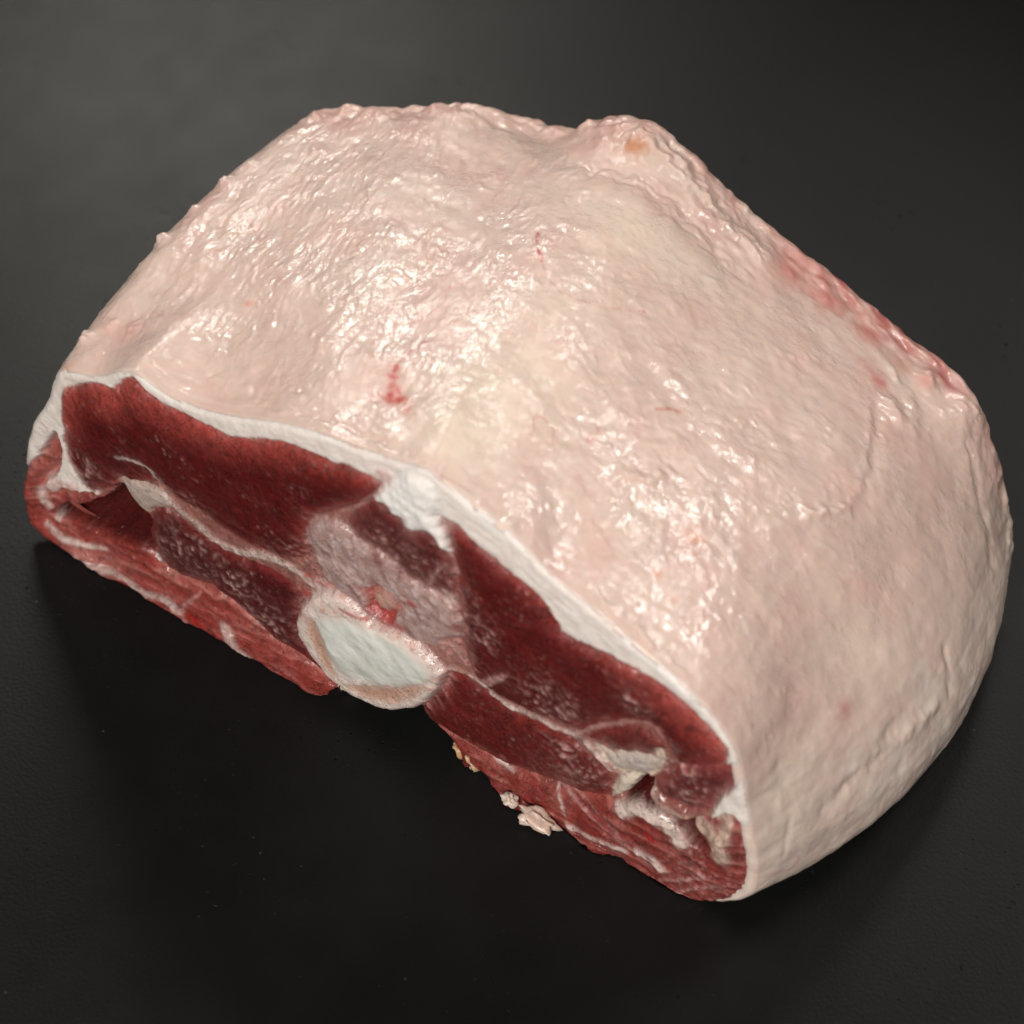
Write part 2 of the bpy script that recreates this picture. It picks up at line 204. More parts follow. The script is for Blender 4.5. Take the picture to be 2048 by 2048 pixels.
RIDGES = [
 ([(92.4, 154.4, 97.1), (107.5, 154.1, 104.8), (118.6, 152.9, 104.1), (129.8, 151.3, 99.3), (142.7, 145.7, 95.4), (157.3, 145.1, 89.9)], 5, 2.0),
 ([(107.9, 132.7, 105.4), (120.0, 136.9, 105.7), (132.2, 136.5, 102.9), (144.6, 134.0, 98.9), (158.3, 132.5, 94.1)], 5, -1.3),
 ([(208.1, 121.7, 78.3), (216.4, 105.8, 78.4), (221.4, 91.2, 78.8), (222.1, 83.5, 80.0)], 1.4, 0.4),
 ([(222.1, 83.5, 80.0), (219.3, 78.9, 82.8), (216.8, 71.4, 85.9)], 1.6, 1.3),
 ([(210.6, 122.5, 76.8), (218.7, 106.6, 76.7), (223.5, 92.0, 77.0)], 2, -0.7),
 ([(178.3, 40.3, 107.8), (184.4, 44.1, 105.0), (186.7, 51.9, 103.0)], 1.5, 0.9),
 ([(181.5, 20.6, 108.6), (189.2, 16.7, 106.1), (196.3, 20.5, 103.1)], 1.3, 0.8),
 ([(63.8, 13.9, 100.2), (79.0, 11.6, 105.1), (92.5, 5.5, 110.4)], 1.6, -0.7),
 ([(77.3, 17.9, 105.2), (91.8, 13.8, 110.9), (101.4, 10.4, 114.0)], 1.4, -0.6),
 ([(161.1, 0.0, 120.0), (171.4, 0.0, 116.4), (182.6, 0.0, 109.8)], 1.3, 0.6),
 ([(169.6, 0.0, 117.3), (186.2, 0.0, 108.1), (201.4, 0.0, 102.4)], 1.3, -0.7),
 ([(188.6, 4.9, 107.0), (205.2, 3.9, 100.8), (221.8, 2.9, 94.4)], 1.2, 0.6),
 ([(148.5, 4.0, 123.4), (158.0, 4.0, 120.5), (172.6, 4.9, 115.1)], 1.2, -0.6),
 ([(99.9, 5.6, 113.3), (124.8, 4.9, 119.3), (142.0, 3.0, 124.2)], 1.2, -0.6),
 ([(91.2, 3.6, 109.6), (114.8, 4.8, 117.4), (136.2, 3.0, 122.3)], 1.0, 0.5),
 ([(259.1, 54.4, 41.6), (258.1, 39.5, 40.9), (255.1, 22.9, 39.2)], 3, -0.9),
 ([(261.8, 72.5, 35.6), (260.7, 58.8, 38.3), (258.3, 45.1, 42.0)], 2, 0.9),
 ([(248.6, 11.1, 51.2), (253.8, 17.3, 37.9)], 2.5, 0.9),
 ([(257.0, 85.4, 42.1), (262.4, 80.5, 32.9)], 1.5, -0.8),
 ([(245.1, 12.2, 63.5), (251.0, 12.9, 44.3), (251.7, 9.0, 32.0)], 1.6, -0.6),
 ([(206.0, 140.2, 73.7), (214.6, 134.6, 71.0), (218.7, 129.4, 69.9)], 3, 1.0),
 ([(215.4, 125.9, 73.1), (211.2, 128.2, 74.7)], 2.5, 1.3),
 ([(231.1, 143.4, 58.9), (242.0, 133.2, 46.0), (250.8, 126.2, 34.9)], 2.5, -1.0),
]
NUBS = [
 ((11.3, 54.0, 87.5), 2.4, 2.4),
 ((11.0, 83.3, 88.0), 2.5, 1.8),
 ((12.5, 93.3, 88.1), 2.5, 1.0),
 ((17.3, 12.5, 86.1), 2.6, 2.2),
 ((12.8, 123.6, 84.4), 3, 1.8),
 ((53.2, 142.5, 92.6), 3, 1.2),
 ((92.1, 155.4, 96.8), 3.5, 0.7),
 ((213.3, 147.5, 69.2), 3, 2.6),
 ((30.3, 19.4, 91.9), 4, 1.0),
 ((26.4, 108.3, 89.6), 3, 0.8),
 ((212.5, 128.1, 74.0), 3, 1.2),
 ((226.7, 149.9, 62.8), 5, 1.5),
 ((21.9, 18.2, 89.3), 2.0, 1.2),
 ((10.7, 68.9, 87.8), 2.0, 1.0),
]

# ------------------------------------------------------------------ noise
_rng = np.random.default_rng(7)
_perm = np.tile(_rng.permutation(256), 3)
_grad = _rng.normal(size=(256, 3))
_grad /= np.linalg.norm(_grad, axis=1)[:, None]

def perlin(x, y, z=0.0):
    x, y, z = np.broadcast_arrays(np.asarray(x, float), np.asarray(y, float), np.asarray(z, float))
    xi = np.floor(x).astype(int); yi = np.floor(y).astype(int); zi = np.floor(z).astype(int)
    xf = x - xi; yf = y - yi; zf = z - zi
    xi &= 255; yi &= 255; zi &= 255
    u = xf**3*(xf*(xf*6-15)+10); v = yf**3*(yf*(yf*6-15)+10); t = zf**3*(zf*(zf*6-15)+10)
    def g(dx, dy, dz):
        k = _grad[_perm[_perm[_perm[(xi+dx) & 255]+((yi+dy) & 255)]+((zi+dz) & 255)]]
        return k[..., 0]*(xf-dx)+k[..., 1]*(yf-dy)+k[..., 2]*(zf-dz)
    def mix(a, b, s): return a+(b-a)*s
    return 1.5*mix(mix(mix(g(0,0,0), g(1,0,0), u), mix(g(0,1,0), g(1,1,0), u), v),
                   mix(mix(g(0,0,1), g(1,0,1), u), mix(g(0,1,1), g(1,1,1), u), v), t)

def fbm(x, y, z=0.0, octaves=4, gain=0.5):
    s = 0; a = 1.0; n = 0
    for i in range(octaves):
        s = s+a*perlin(np.asarray(x)*2**i+17.3*i, np.asarray(y)*2**i-9.1*i, np.asarray(z)*2**i+3.7*i)
        n += a; a *= gain
    return s/n*1.4

def ridged(x, y, z=0.0): return 1-np.abs(perlin(x, y, z))*2
def sstep(a, b, x):
    t = np.clip((x-a)/(b-a), 0, 1); return t*t*(3-2*t)
def lerp(a, b, t): return a+(np.asarray(b)-a)*t
def paint(col, c, m):
    """lay colour c over col (n,3) with mask m (n,)"""
    return col+(np.asarray(c)[None]-col)*m[:, None]

def seg_dist(P, pts):
    """distance of points P (n,k) to the open polyline pts (m,k)"""
    pts = np.asarray(pts, float); best = np.full(len(P), 1e9)
    for a, b in zip(pts[:-1], pts[1:]):
        d = b-a; L = max((d*d).sum(), 1e-9)
        t = np.clip(((P-a)@d)/L, 0, 1)
        best = np.minimum(best, np.linalg.norm(P-a-t[:, None]*d, axis=1))
    return best

def in_poly(P, poly):
    poly = np.asarray(poly, float); c = np.zeros(len(P), bool)
    j = len(poly)-1
    for i in range(len(poly)):
        xi, yi = poly[i]; xj, yj = poly[j]
        if yi != yj:
            k = ((yi > P[:, 1]) != (yj > P[:, 1])) & (P[:, 0] < (xj-xi)*(P[:, 1]-yi)/(yj-yi)+xi)
            c ^= k
        j = i
    return c

def catmull(pts, n):
    """closed centripetal-ish Catmull-Rom through pts, n samples per segment"""
    out=[]; m=len(pts)
    t=np.linspace(0,1,n,endpoint=False)[:,None]
    for i in range(m):
        a,b,c,d=pts[i-1],pts[i],pts[(i+1)%m],pts[(i+2)%m]
        lb=np.linalg.norm(c-b)+1e-9; la=np.linalg.norm(b-a)+1e-9; lc=np.linalg.norm(d-c)+1e-9
        m1=(c-a)/(la+lb)*lb; m2=(d-b)/(lb+lc)*lb
        out.append((2*t**3-3*t**2+1)*b+(t**3-2*t**2+t)*m1+(-2*t**3+3*t**2)*c+(t**3-t**2)*m2)
    return np.concatenate(out)
def catmull_open(pts,n=6):
    p=np.concatenate([[2*pts[0]-pts[1]],pts,[2*pts[-1]-pts[-2]]]); out=[]
    t=np.linspace(0,1,n,endpoint=False)[:,None]
    for i in range(1,len(p)-2):
        a,b,c,d=p[i-1],p[i],p[i+1],p[i+2]
        out.append(.5*(2*b+(c-a)*t+(2*a-5*b+4*c-d)*t**2+(3*b-a-3*c+d)*t**3))
    return np.concatenate(out+[p[-2:-1]])
def resample(pts,lm,counts):
    """dense ring sampled between landmarks; counts[i] samples in span i"""
    n=24; dense=catmull(pts,n); res=[]; L=len(lm)
    for i in range(L):
        a=lm[i]*n; b=lm[(i+1)%L]*n
        seg=dense[a:b+1] if b>a else np.concatenate([dense[a:],dense[:b+1]])
        d=np.concatenate([[0],np.cumsum(np.linalg.norm(np.diff(seg,axis=0),axis=1))]); d/=d[-1]
        t=np.linspace(0,1,counts[i],endpoint=False)
        res.append(np.stack([np.interp(t,d,seg[:,k]) for k in range(3)],1))
    return np.concatenate(res)
def smoothring(a,k):
    for _ in range(k): a=(np.roll(a,1,0)+2*a+np.roll(a,-1,0))/4
    return a
def cap_base(fr,fl,br,bl,step=.001,nv=None):
    dense=catmull(fr,24); L=len(fl); n=24; counts=[]
    for i in range(L):
        a=fl[i]*n; b=fl[(i+1)%L]*n
        seg=dense[a:b+1] if b>a else np.concatenate([dense[a:],dense[:b+1]])
        l=np.linalg.norm(np.diff(seg,axis=0),axis=1).sum()
        bot=i>=9
        counts.append(max(6,int(l/(step*(3 if bot else 1)))))
    A=resample(fr,fl,counts); B=resample(br,bl,counts)
    A=smoothring(A,3); B=smoothring(B,2)
    S=np.concatenate([i+np.linspace(0,1,c,endpoint=False) for i,c in enumerate(counts)])
    nv=nv or int(.16/step)
    v=np.linspace(0,1,nv)[:,None,None]
    # weights along the ring for the bulges
    def w(c,r): 
        d=np.abs((S-c+5.5)%11-5.5); return np.exp(-(d/r)**2)
    par=(4*v*(1-v))[...,0]
    As=smoothring(A,int((.024/step)**2*2)); Bs=smoothring(B,int((.014/step)**2*2))
    top=np.clip((S-2.2)/.8,0,1)*np.clip((8.3-S)/1.0,0,1); top=top*top*(3-2*top)
    q=np.clip(v/.35,0,1)*np.clip((1-v)/.15,0,1); q=q*q*(3-2*q)*top[None,:,None]
    V=(1-v)*(A+(As-A)*q)+v*(B+(Bs-B)*q)
    V[...,0]+=par*(.0145*w(8.4,1.0)+.006*w(9.1,.5))-par*(.004*w(1.6,.8))
    V[...,2]+=par*(.004*w(2.2,.6)+.005*w(4.5,2)+.003*w(6.3,1)+.004*w(7,.9))
    # rounded front lip
    c=A.mean(0)
    return V,S,nv

# ------------------------------------------------------------------ mesh helpers
def mesh_from(name, V, Q, cols=None, parent=None, mat=None, attrs=None):
    """V (n,3) metres, Q (m,4) or (m,3) indices -> one smooth mesh object"""
    me = bpy.data.meshes.new(name)
    Q = np.asarray(Q); k = Q.shape[1]
    me.vertices.add(len(V)); me.vertices.foreach_set('co', np.asarray(V, np.float32).ravel())
    me.loops.add(Q.size); me.loops.foreach_set('vertex_index', Q.astype(np.int32).ravel())
    me.polygons.add(len(Q))
    me.polygons.foreach_set('loop_start', np.arange(0, Q.size, k, dtype=np.int32))
    me.polygons.foreach_set('loop_total', np.full(len(Q), k, np.int32))
    me.update(calc_edges=True); me.validate()
    me.polygons.foreach_set('use_smooth', np.ones(len(me.polygons), bool))
    if cols is not None:
        a = me.color_attributes.new('tissue', 'FLOAT_COLOR', 'POINT')
        a.data.foreach_set('color', np.concatenate([cols, np.ones((len(cols), 1))], 1).astype(np.float32).ravel())
    for n, v in (attrs or {}).items():
        a = me.attributes.new(n, 'FLOAT', 'POINT'); a.data.foreach_set('value', np.asarray(v, np.float32))
    o = bpy.data.objects.new(name, me)
    scene.collection.objects.link(o)
    if mat: me.materials.append(mat)
    if parent: o.parent = parent
    return o

# ------------------------------------------------------------------ materials
def tissue_material(name, rough, coat, coat_rough, sss, sss_scale, sss_radius, bumps, tint=0.12, tint_scale=350, flakes=(), film=False):
    m = bpy.data.materials.new(name); m.use_nodes = True
    nt = m.node_tree; N = nt.nodes; L = nt.links
    b = N['Principled BSDF']
    tc = N.new('ShaderNodeTexCoord')
    at = N.new('ShaderNodeAttribute'); at.attribute_name = 'tissue'
    n0 = N.new('ShaderNodeTexNoise'); n0.inputs['Scale'].default_value = tint_scale; n0.inputs['Detail'].default_value = 4
    L.new(tc.outputs['Object'], n0.inputs['Vector'])
    mr = N.new('ShaderNodeMapRange'); mr.inputs[1].default_value = 0.3; mr.inputs[2].default_value = 0.7
    mr.inputs[3].default_value = 1-tint; mr.inputs[4].default_value = 1+tint
    L.new(n0.outputs['Fac'], mr.inputs[0])
    mx = N.new('ShaderNodeMix'); mx.data_type = 'RGBA'; mx.blend_type = 'MULTIPLY'; mx.inputs[0].default_value = 1
    L.new(at.outputs['Color'], mx.inputs[6]); L.new(mr.outputs[0], mx.inputs[7])
    L.new(mx.outputs[2], b.inputs['Base Color'])
    # uneven wetness
    n1 = N.new('ShaderNodeTexNoise'); n1.inputs['Scale'].default_value = 160; n1.inputs['Detail'].default_value = 3
    L.new(tc.outputs['Object'], n1.inputs['Vector'])
    r1 = N.new('ShaderNodeMapRange'); r1.inputs[1].default_value = 0.35; r1.inputs[2].default_value = 0.65
    r1.inputs[3].default_value = rough*0.75; r1.inputs[4].default_value = min(1, rough*1.3)
    L.new(n1.outputs['Fac'], r1.inputs[0]); L.new(r1.outputs[0], b.inputs['Roughness'])
    aw = N.new('ShaderNodeAttribute'); aw.attribute_name = 'wet'
    mw = N.new('ShaderNodeMath'); mw.operation = 'MULTIPLY'; mw.inputs[1].default_value = coat
    L.new(aw.outputs['Fac'], mw.inputs[0]); L.new(mw.outputs[0], b.inputs['Coat Weight'])
    b.inputs['Coat Roughness'].default_value = coat_rough
    b.inputs['Specular IOR Level'].default_value = 0.4
    b.inputs['Subsurface Weight'].default_value = sss
    b.inputs['Subsurface Scale'].default_value = sss_scale
    b.inputs['Subsurface Radius'].default_value = sss_radius
    prev = None
    for sc, dist, dims in bumps:
        t = N.new('ShaderNodeTexNoise'); t.inputs['Scale'].default_value = sc; t.inputs['Detail'].default_value = 3
        t.inputs['Distortion'].default_value = 0.6
        if dims != (1, 1, 1):
            mp = N.new('ShaderNodeMapping'); mp.inputs['Scale'].default_value = dims
            L.new(tc.outputs['Object'], mp.inputs['Vector']); L.new(mp.outputs[0], t.inputs['Vector'])
        else:
            L.new(tc.outputs['Object'], t.inputs['Vector'])
        bp = N.new('ShaderNodeBump'); bp.inputs['Strength'].default_value = 1.0; bp.inputs['Distance'].default_value = dist
        L.new(t.outputs['Fac'], bp.inputs['Height'])
        if prev: L.new(prev, bp.inputs['Normal'])
        prev = bp.outputs['Normal']
    for sc, dist, lo, hi in flakes:
        t = N.new('ShaderNodeTexNoise'); t.inputs['Scale'].default_value = sc; t.inputs['Detail'].default_value = 2
        t.inputs['Distortion'].default_value = 1.2
        L.new(tc.outputs['Object'], t.inputs['Vector'])
        mr2 = N.new('ShaderNodeMapRange'); mr2.interpolation_type = 'SMOOTHSTEP'; mr2.inputs[1].default_value = lo; mr2.inputs[2].default_value = hi
        L.new(t.outputs['Fac'], mr2.inputs[0])
        hw = N.new('ShaderNodeMath'); hw.operation = 'MULTIPLY'; L.new(mr2.outputs[0], hw.inputs[0]); L.new(aw.outputs['Fac'], hw.inputs[1])
        bp = N.new('ShaderNodeBump'); bp.inputs['Strength'].default_value = 1.0; bp.inputs['Distance'].default_value = dist
        L.new(hw.outputs[0], bp.inputs['Height'])
        if prev: L.new(prev, bp.inputs['Normal'])
        prev = bp.outputs['Normal']
    if prev:
        L.new(prev, b.inputs['Coat Normal'])
        if not film: L.new(prev, b.inputs['Normal'])
    return m

FAT = tissue_material('fat_skin', 0.45, 1.0, 0.10, 0.6, 0.004, (1.0, 0.55, 0.40), [(200, 0.00028, (1, 1, 1)), (480, 0.00022, (1, 0.22, 1))], 0.04, 260, [(330, 0.00024, 0.52, 0.62), (700, 0.00014, 0.52, 0.62)], True)
RIM = tissue_material('cut_fat', 0.48, 0.5, 0.22, 0.35, 0.003, (1.0, 0.7, 0.55), [(700, 0.0003, (1, 1, 1)), (2200, 0.00012, (1, 1, 1))], 0.05, 500)
MEAT = tissue_material('raw_muscle', 0.40, 1.0, 0.12, 0.18, 0.002, (1.0, 0.25, 0.2), [(420, 0.00042, (1, 1, 1)), (1500, 0.0001, (1, 1, 1))], 0.12, 260, [(600, 0.0008, 0.57, 0.63)])
BONE = tissue_material('sawn_bone', 0.42, 0.8, 0.15, 0.25, 0.002, (1.0, 0.6, 0.45), [(450, 0.0005, (1, 1, 1)), (1700, 0.00015, (1, 1, 1))], 0.08, 600, [(800, 0.0005, 0.60, 0.66)])
GRISTLE = tissue_material('wet_cartilage', 0.30, 0.8, 0.12, 0.4, 0.004, (1.0, 0.85, 0.75), [(220, 0.0004, (1, 1, 1))], 0.04, 300)

def slate_material():
    m = bpy.data.materials.new('dark_slate'); m.use_nodes = True
    nt = m.node_tree; N = nt.nodes; L = nt.links; b = N['Principled BSDF']
    tc = N.new('ShaderNodeTexCoord')
    def noise(scale, detail=4):
        t = N.new('ShaderNodeTexNoise'); t.inputs['Scale'].default_value = scale; t.inputs['Detail'].default_value = detail
        L.new(tc.outputs['Object'], t.inputs['Vector']); return t
    big = noise(9, 5); mid = noise(60, 5); fine = noise(900, 3)
    cr = N.new('ShaderNodeValToRGB')
    cr.color_ramp.elements[0].position = 0.2; cr.color_ramp.elements[0].color = (0.0025, 0.0026, 0.0027, 1)
    cr.color_ramp.elements[1].position = 0.85; cr.color_ramp.elements[1].color = (0.0085, 0.0084, 0.0080, 1)
    ad = N.new('ShaderNodeMix'); ad.data_type = 'FLOAT'; ad.inputs[0].default_value = 0.4
    L.new(big.outputs['Fac'], ad.inputs[2]); L.new(mid.outputs['Fac'], ad.inputs[3])
    L.new(ad.outputs[0], cr.inputs[0])
    # pale grit and fine chips
    vo = N.new('ShaderNodeTexVoronoi'); vo.inputs['Scale'].default_value = 210
    L.new(tc.outputs['Object'], vo.inputs['Vector'])
    lt = N.new('ShaderNodeMapRange'); lt.inputs[1].default_value = 0.10; lt.inputs[2].default_value = 0.05
    L.new(vo.outputs['Distance'], lt.inputs[0])
    gate = noise(22, 2); gm = N.new('ShaderNodeMapRange'); gm.inputs[1].default_value = 0.54; gm.inputs[2].default_value = 0.62
    L.new(gate.outputs['Fac'], gm.inputs[0])
    sep = N.new('ShaderNodeSeparateColor'); L.new(vo.outputs['Color'], sep.inputs[0])
    pick = N.new('ShaderNodeMath'); pick.operation = 'GREATER_THAN'; pick.inputs[1].default_value = 0.72
    L.new(sep.outputs[0], pick.inputs[0])
    m1 = N.new('ShaderNodeMath'); m1.operation = 'MULTIPLY'; L.new(lt.outputs[0], m1.inputs[0]); L.new(gm.outputs[0], m1.inputs[1])
    m2 = N.new('ShaderNodeMath'); m2.operation = 'MULTIPLY'; L.new(m1.outputs[0], m2.inputs[0]); L.new(pick.outputs[0], m2.inputs[1])
    mx = N.new('ShaderNodeMix'); mx.data_type = 'RGBA'; mx.inputs[7].default_value = (0.05, 0.048, 0.043, 1)
    L.new(m2.outputs[0], mx.inputs[0]); L.new(cr.outputs[0], mx.inputs[6]); L.new(mx.outputs[2], b.inputs['Base Color'])
    rr = N.new('ShaderNodeMapRange'); rr.inputs[3].default_value = 0.41; rr.inputs[4].default_value = 0.48
    rr.inputs[1].default_value = 0.3; rr.inputs[2].default_value = 0.7; L.new(ad.outputs[0], rr.inputs[0]); L.new(rr.outputs[0], b.inputs['Roughness'])
    b.inputs['Specular IOR Level'].default_value = 0.22
    pn = noise(520, 3); pg = noise(28, 3)
    pa = N.new('ShaderNodeMapRange'); pa.inputs[1].default_value = 0.66; pa.inputs[2].default_value = 0.72; L.new(pn.outputs['Fac'], pa.inputs[0])
    pb = N.new('ShaderNodeMapRange'); pb.inputs[1].default_value = 0.54; pb.inputs[2].default_value = 0.66; L.new(pg.outputs['Fac'], pb.inputs[0])
    pm = N.new('ShaderNodeMath'); pm.operation = 'MULTIPLY'; L.new(pa.outputs[0], pm.inputs[0]); L.new(pb.outputs[0], pm.inputs[1])
    b3 = N.new('ShaderNodeBump'); b3.invert = True; b3.inputs['Distance'].default_value = 0.0007; L.new(pm.outputs[0], b3.inputs['Height'])
    bp = N.new('ShaderNodeBump'); bp.inputs['Distance'].default_value = 0.00015; bp.inputs['Strength'].default_value = 0.5
    L.new(b3.outputs[0], bp.inputs['Normal'])
    L.new(mid.outputs['Fac'], bp.inputs['Height'])
    b2 = N.new('ShaderNodeBump'); b2.inputs['Distance'].default_value = 0.00012; b2.inputs['Strength'].default_value = 0.7
    L.new(fine.outputs['Fac'], b2.inputs['Height']); L.new(bp.outputs[0], b2.inputs['Normal']); L.new(b2.outputs[0], b.inputs['Normal'])
    return m

# ------------------------------------------------------------------ the table top
n = 60
gx, gy = np.meshgrid(np.linspace(-1.6, 1.6, n), np.linspace(-1.0, 2.4, n), indexing='ij')
idx = np.arange(n*n).reshape(n, n)
quads = np.stack([idx[:-1, :-1], idx[1:, :-1], idx[1:, 1:], idx[:-1, 1:]], -1).reshape(-1, 4)
table = mesh_from('tabletop', np.stack([gx, gy, 0*gx], -1).reshape(-1, 3), quads, None, None, slate_material())
table['kind'] = 'structure'

# ------------------------------------------------------------------ the joint
joint = bpy.data.objects.new('lamb_saddle_joint', None)
joint.empty_display_size = 0.05
joint.location = (0.12, 0.07, 0.0)
scene.collection.objects.link(joint)
joint['label'] = 'raw bone-in lamb saddle joint with pale fat cap and sawn red face on dark slate'
joint['category'] = 'meat'
OFF = np.array(joint.location)

# ---- fat cap: a loft from the sawn face to the far end, closed underneath and behind
STEP = 0.00055
fr = np.array(FRONT_RING)/1000; br = np.array(BACK_RING)/1000
V, S, nv = cap_base(fr, FRONT_MARKS, br, BACK_MARKS, STEP)
t = np.linspace(0, 1, nv)[:, None]
V[..., 1] += 0.0012*(1-t)
bot = np.where(S > 9, np.clip((S-9.1)/0.25, 0, 1), np.clip((0.2-S)/0.2, 0, 1))
tuck = bot[None]*np.clip(1-t/0.25, 0, 1)
low_lip = (np.clip((1.95-S)/0.4, 0, 1)+0.45*np.clip((S-8.3)/0.4, 0, 1))[None]*np.clip(1-t/0.2, 0, 1)
V[..., 1] += 0.0042*low_lip
V[..., 2] += 0.012*tuck; V[..., 1] += 0.003*tuck
# rounded far edge, then closing towards the middle of the far end
cen = V[-1].mean(0); tail = []
for a in np.linspace(0.12, 1, 12):
    th = a*math.pi/2; r = 0.006
    q = V[-1].copy(); d = cen-q; d[:, 1] = 0; d /= np.linalg.norm(d, axis=1)[:, None]+1e-9
    q += d*r*(1-math.cos(th)); q[:, 1] += r*math.sin(th); tail.append(q)
for a in np.linspace(0.06, 1, 24):
    q = tail[11]+(cen+np.array([0, 0.004, 0])-tail[11])*a; q[:, 1] = tail[11][:, 1]+(cen[1]+0.004-tail[11][:, 1])*a; tail.append(q)
lip = V[0].copy(); c0 = V[0].mean(0); d = c0-lip; d[:, 1] = 0; d /= np.linalg.norm(d, axis=1)[:, None]
lip2 = lip+d*0.0035; lip2[:, 1] -= 0.0002; lip = lip+d*0.0014; lip[:, 1] -= 0.0008
W = np.concatenate([lip2[None], lip[None], V, np.array(tail)])
rows, ns = W.shape[:2]
vv = np.concatenate([[0, 0], t[:, 0], 1+np.linspace(0.01, 0.3, len(tail))])[:, None]*np.ones((1, ns))
SS = np.ones((rows, 1))*S[None]
du = np.roll(W, -1, 1)-np.roll(W, 1, 1); dv = np.gradient(W, axis=0)
NRM = np.cross(du, dv); NRM /= np.linalg.norm(NRM, axis=2)[..., None]+1e-12
if (NRM[rows//3]*(W[rows//3]-W[rows//3].mean(0))).sum() < 0: NRM = -NRM
arc = np.concatenate([[0], np.cumsum(np.linalg.norm(np.diff(W[rows//2], axis=0), axis=1))])[None]*np.ones((rows, 1))
P = W.reshape(-1, 3)*1000; u = arc.ravel()*1000; y = P[:, 1]; sv = SS.ravel(); vf = vv.ravel()
left = sstep(5.6, 4.6, sv); right = 1-left
edge = sstep(22, 6, y)                         # folds run along the cut edge close to it
wu = u+3.0*fbm(u/18, y/18, 1.0, 3); wy = y+3.0*fbm(u/18, y/18, 9.0, 3)
rot = wu*0.80+wy*0.60; rot2 = -wu*0.60+wy*0.80
along_y = fbm(wu/2.6, wy/9.0, 2.0, 3)
along_u = fbm(wu/12.0, wy/2.6, 3.0, 3)
oblique = fbm(rot/6.0, rot2/3.0, 4.0, 3)
flow = lerp(lerp(oblique, along_y, left), along_u, edge)
patch = sstep(-0.25, 0.35, fbm(u/11, y/11, 16.0, 3))
worm = (sstep(0.60, 0.98, ridged(wu/2.3, wy/8.0, 5.0))*left+sstep(0.60, 0.98, ridged(rot/4.6, rot2/2.4, 6.0))*right)*patch*sstep(-0.2, 0.4, fbm(wu/2.5, wy/2.5, 17.0, 2))
lump = fbm(u/16, y/16, 7.0, 4); lump2 = fbm(u/5.5, y/5.5, 8.0, 3)
side = sstep(7.3, 8.4, sv)                     # smoother, drier side wall
calm = np.ones(len(P))
for c, r, k in CREAMS:
    calm -= 0.6*k*np.exp(-(np.linalg.norm(P-np.array(c), axis=1)/r)**2)
calm = np.clip(calm, 0.2, 1)*(1-0.55*side)
amp = 0.35+0.65*sstep(0, 6, y)
D = (0.17*flow+0.24*worm+0.07*lump2)*calm*amp+0.55*lump*amp+side*0.5*fbm(u/9, y/14, 11.0, 4)
for pts, hw, h in RIDGES:
    pts = np.array(pts); bb = np.all((P > pts.min(0)-4*hw) & (P < pts.max(0)+4*hw), axis=1)
    q = P[bb]; q = q+np.stack([1.6*fbm(q[:, 0]/5, q[:, 1]/5, 12.0+i_, 2) for i_ in (0, 1, 2)], 1)
    D[bb] += 0.75*h*np.exp(-(seg_dist(q, pts)/hw)**2)*np.clip(0.8+0.8*fbm(q[:, 0]/4, q[:, 1]/4, 18.0, 2), 0.1, 1.5)
nubn = 0.8+0.6*fbm(u/2.2, y/2.2, 13.0, 2)
for c, r, h in NUBS:
    q = np.linalg.norm(P-np.array(c), axis=1)/r
    D += h*np.exp(-q**2)*nubn
rag = sstep(0.90, 1.0, vf)*(sv > 1.5)*(sv < 8.5)
D += rag*(1.3*fbm(u/9, y/9, 14.0, 3)+0.3*fbm(u/3.5, y/4, 15.0, 2))
edgered = sstep(0.965, 1.0, vf+0.015*fbm(u/5, y/5, 19.0, 2))*sstep(6.05, 6.25, sv)*sstep(7.05, 6.85, sv)
# colour of the fat and the thin membrane over it
base = np.array([0.73, 0.565, 0.495])
col = np.tile(base, (len(P), 1))
blotch = fbm(u/22, y/22, 21.0, 4)
col = paint(col, (0.74, 0.52, 0.46), 0.75*sstep(0.0, 0.6, blotch))
col = paint(col, (0.74, 0.61, 0.53), 0.7*sstep(0.0, 0.6, -blotch))
col = paint(col, (0.70, 0.49, 0.45), 0.40*sstep(0.1, 0.7, fbm(u/7, y/12, 22.0, 4))*(1-side))
col = paint(col, (0.82, 0.70, 0.62), 0.45*sstep(0.2, 0.8, flow)*(1-side))
col = paint(col, (0.76, 0.65, 0.57), 0.7*side)  # side wall painted paler to make up for the weaker light there
col = paint(col, (0.84, 0.76, 0.69), 0.6*side*sstep(0.0, 0.5, fbm(u/12, y/16, 23.0, 3)))
for c, r, k in CREAMS:
    g = np.exp(-(np.linalg.norm(P-np.array(c), axis=1)/r+0.35*blotch)**2)
    col = paint(col, (0.84, 0.73, 0.61), 0.85*k*np.clip(g, 0, 1))
KIND = {'orange': (0.72, 0.25, 0.13), 'red': (0.60, 0.13, 0.12), 'amber': (0.55, 0.20, 0.035)}
spotn = 1+0.5*fbm(u/2.0, y/2.0, 24.0, 2)
for c, r, k, s in SPOTS:
    q = np.linalg.norm(P-np.array(c), axis=1)/r
    col = paint(col, KIND[k], np.clip(0.8*s*np.exp(-(q*spotn)**2), 0, 1))
for pts, hw, s in VEINS:
    pts = np.array(pts); bb = np.all((P > pts.min(0)-4*hw-2) & (P < pts.max(0)+4*hw+2), axis=1)
    q = P[bb]; q = q+np.stack([(0.5+0.5*hw)*fbm(q[:, 0]/3, q[:, 1]/3, 25.0+i_, 3) for i_ in (0, 1, 2)], 1)
    d = seg_dist(q, pts)
    col[bb] = paint(col[bb], (0.55, 0.09, 0.075), np.clip(1.35*s*np.exp(-(d/hw)**2)*np.clip(0.8+0.9*fbm(q[:, 0]/2.5, q[:, 1]/2.5, 29.0, 3), 0.0, 1.2), 0, 1))
hair = sstep(0.955, 0.99, ridged(u/11, y/11, 26.0))*sstep(0.25, 0.6, fbm(u/25, y/25, 27.0, 2))
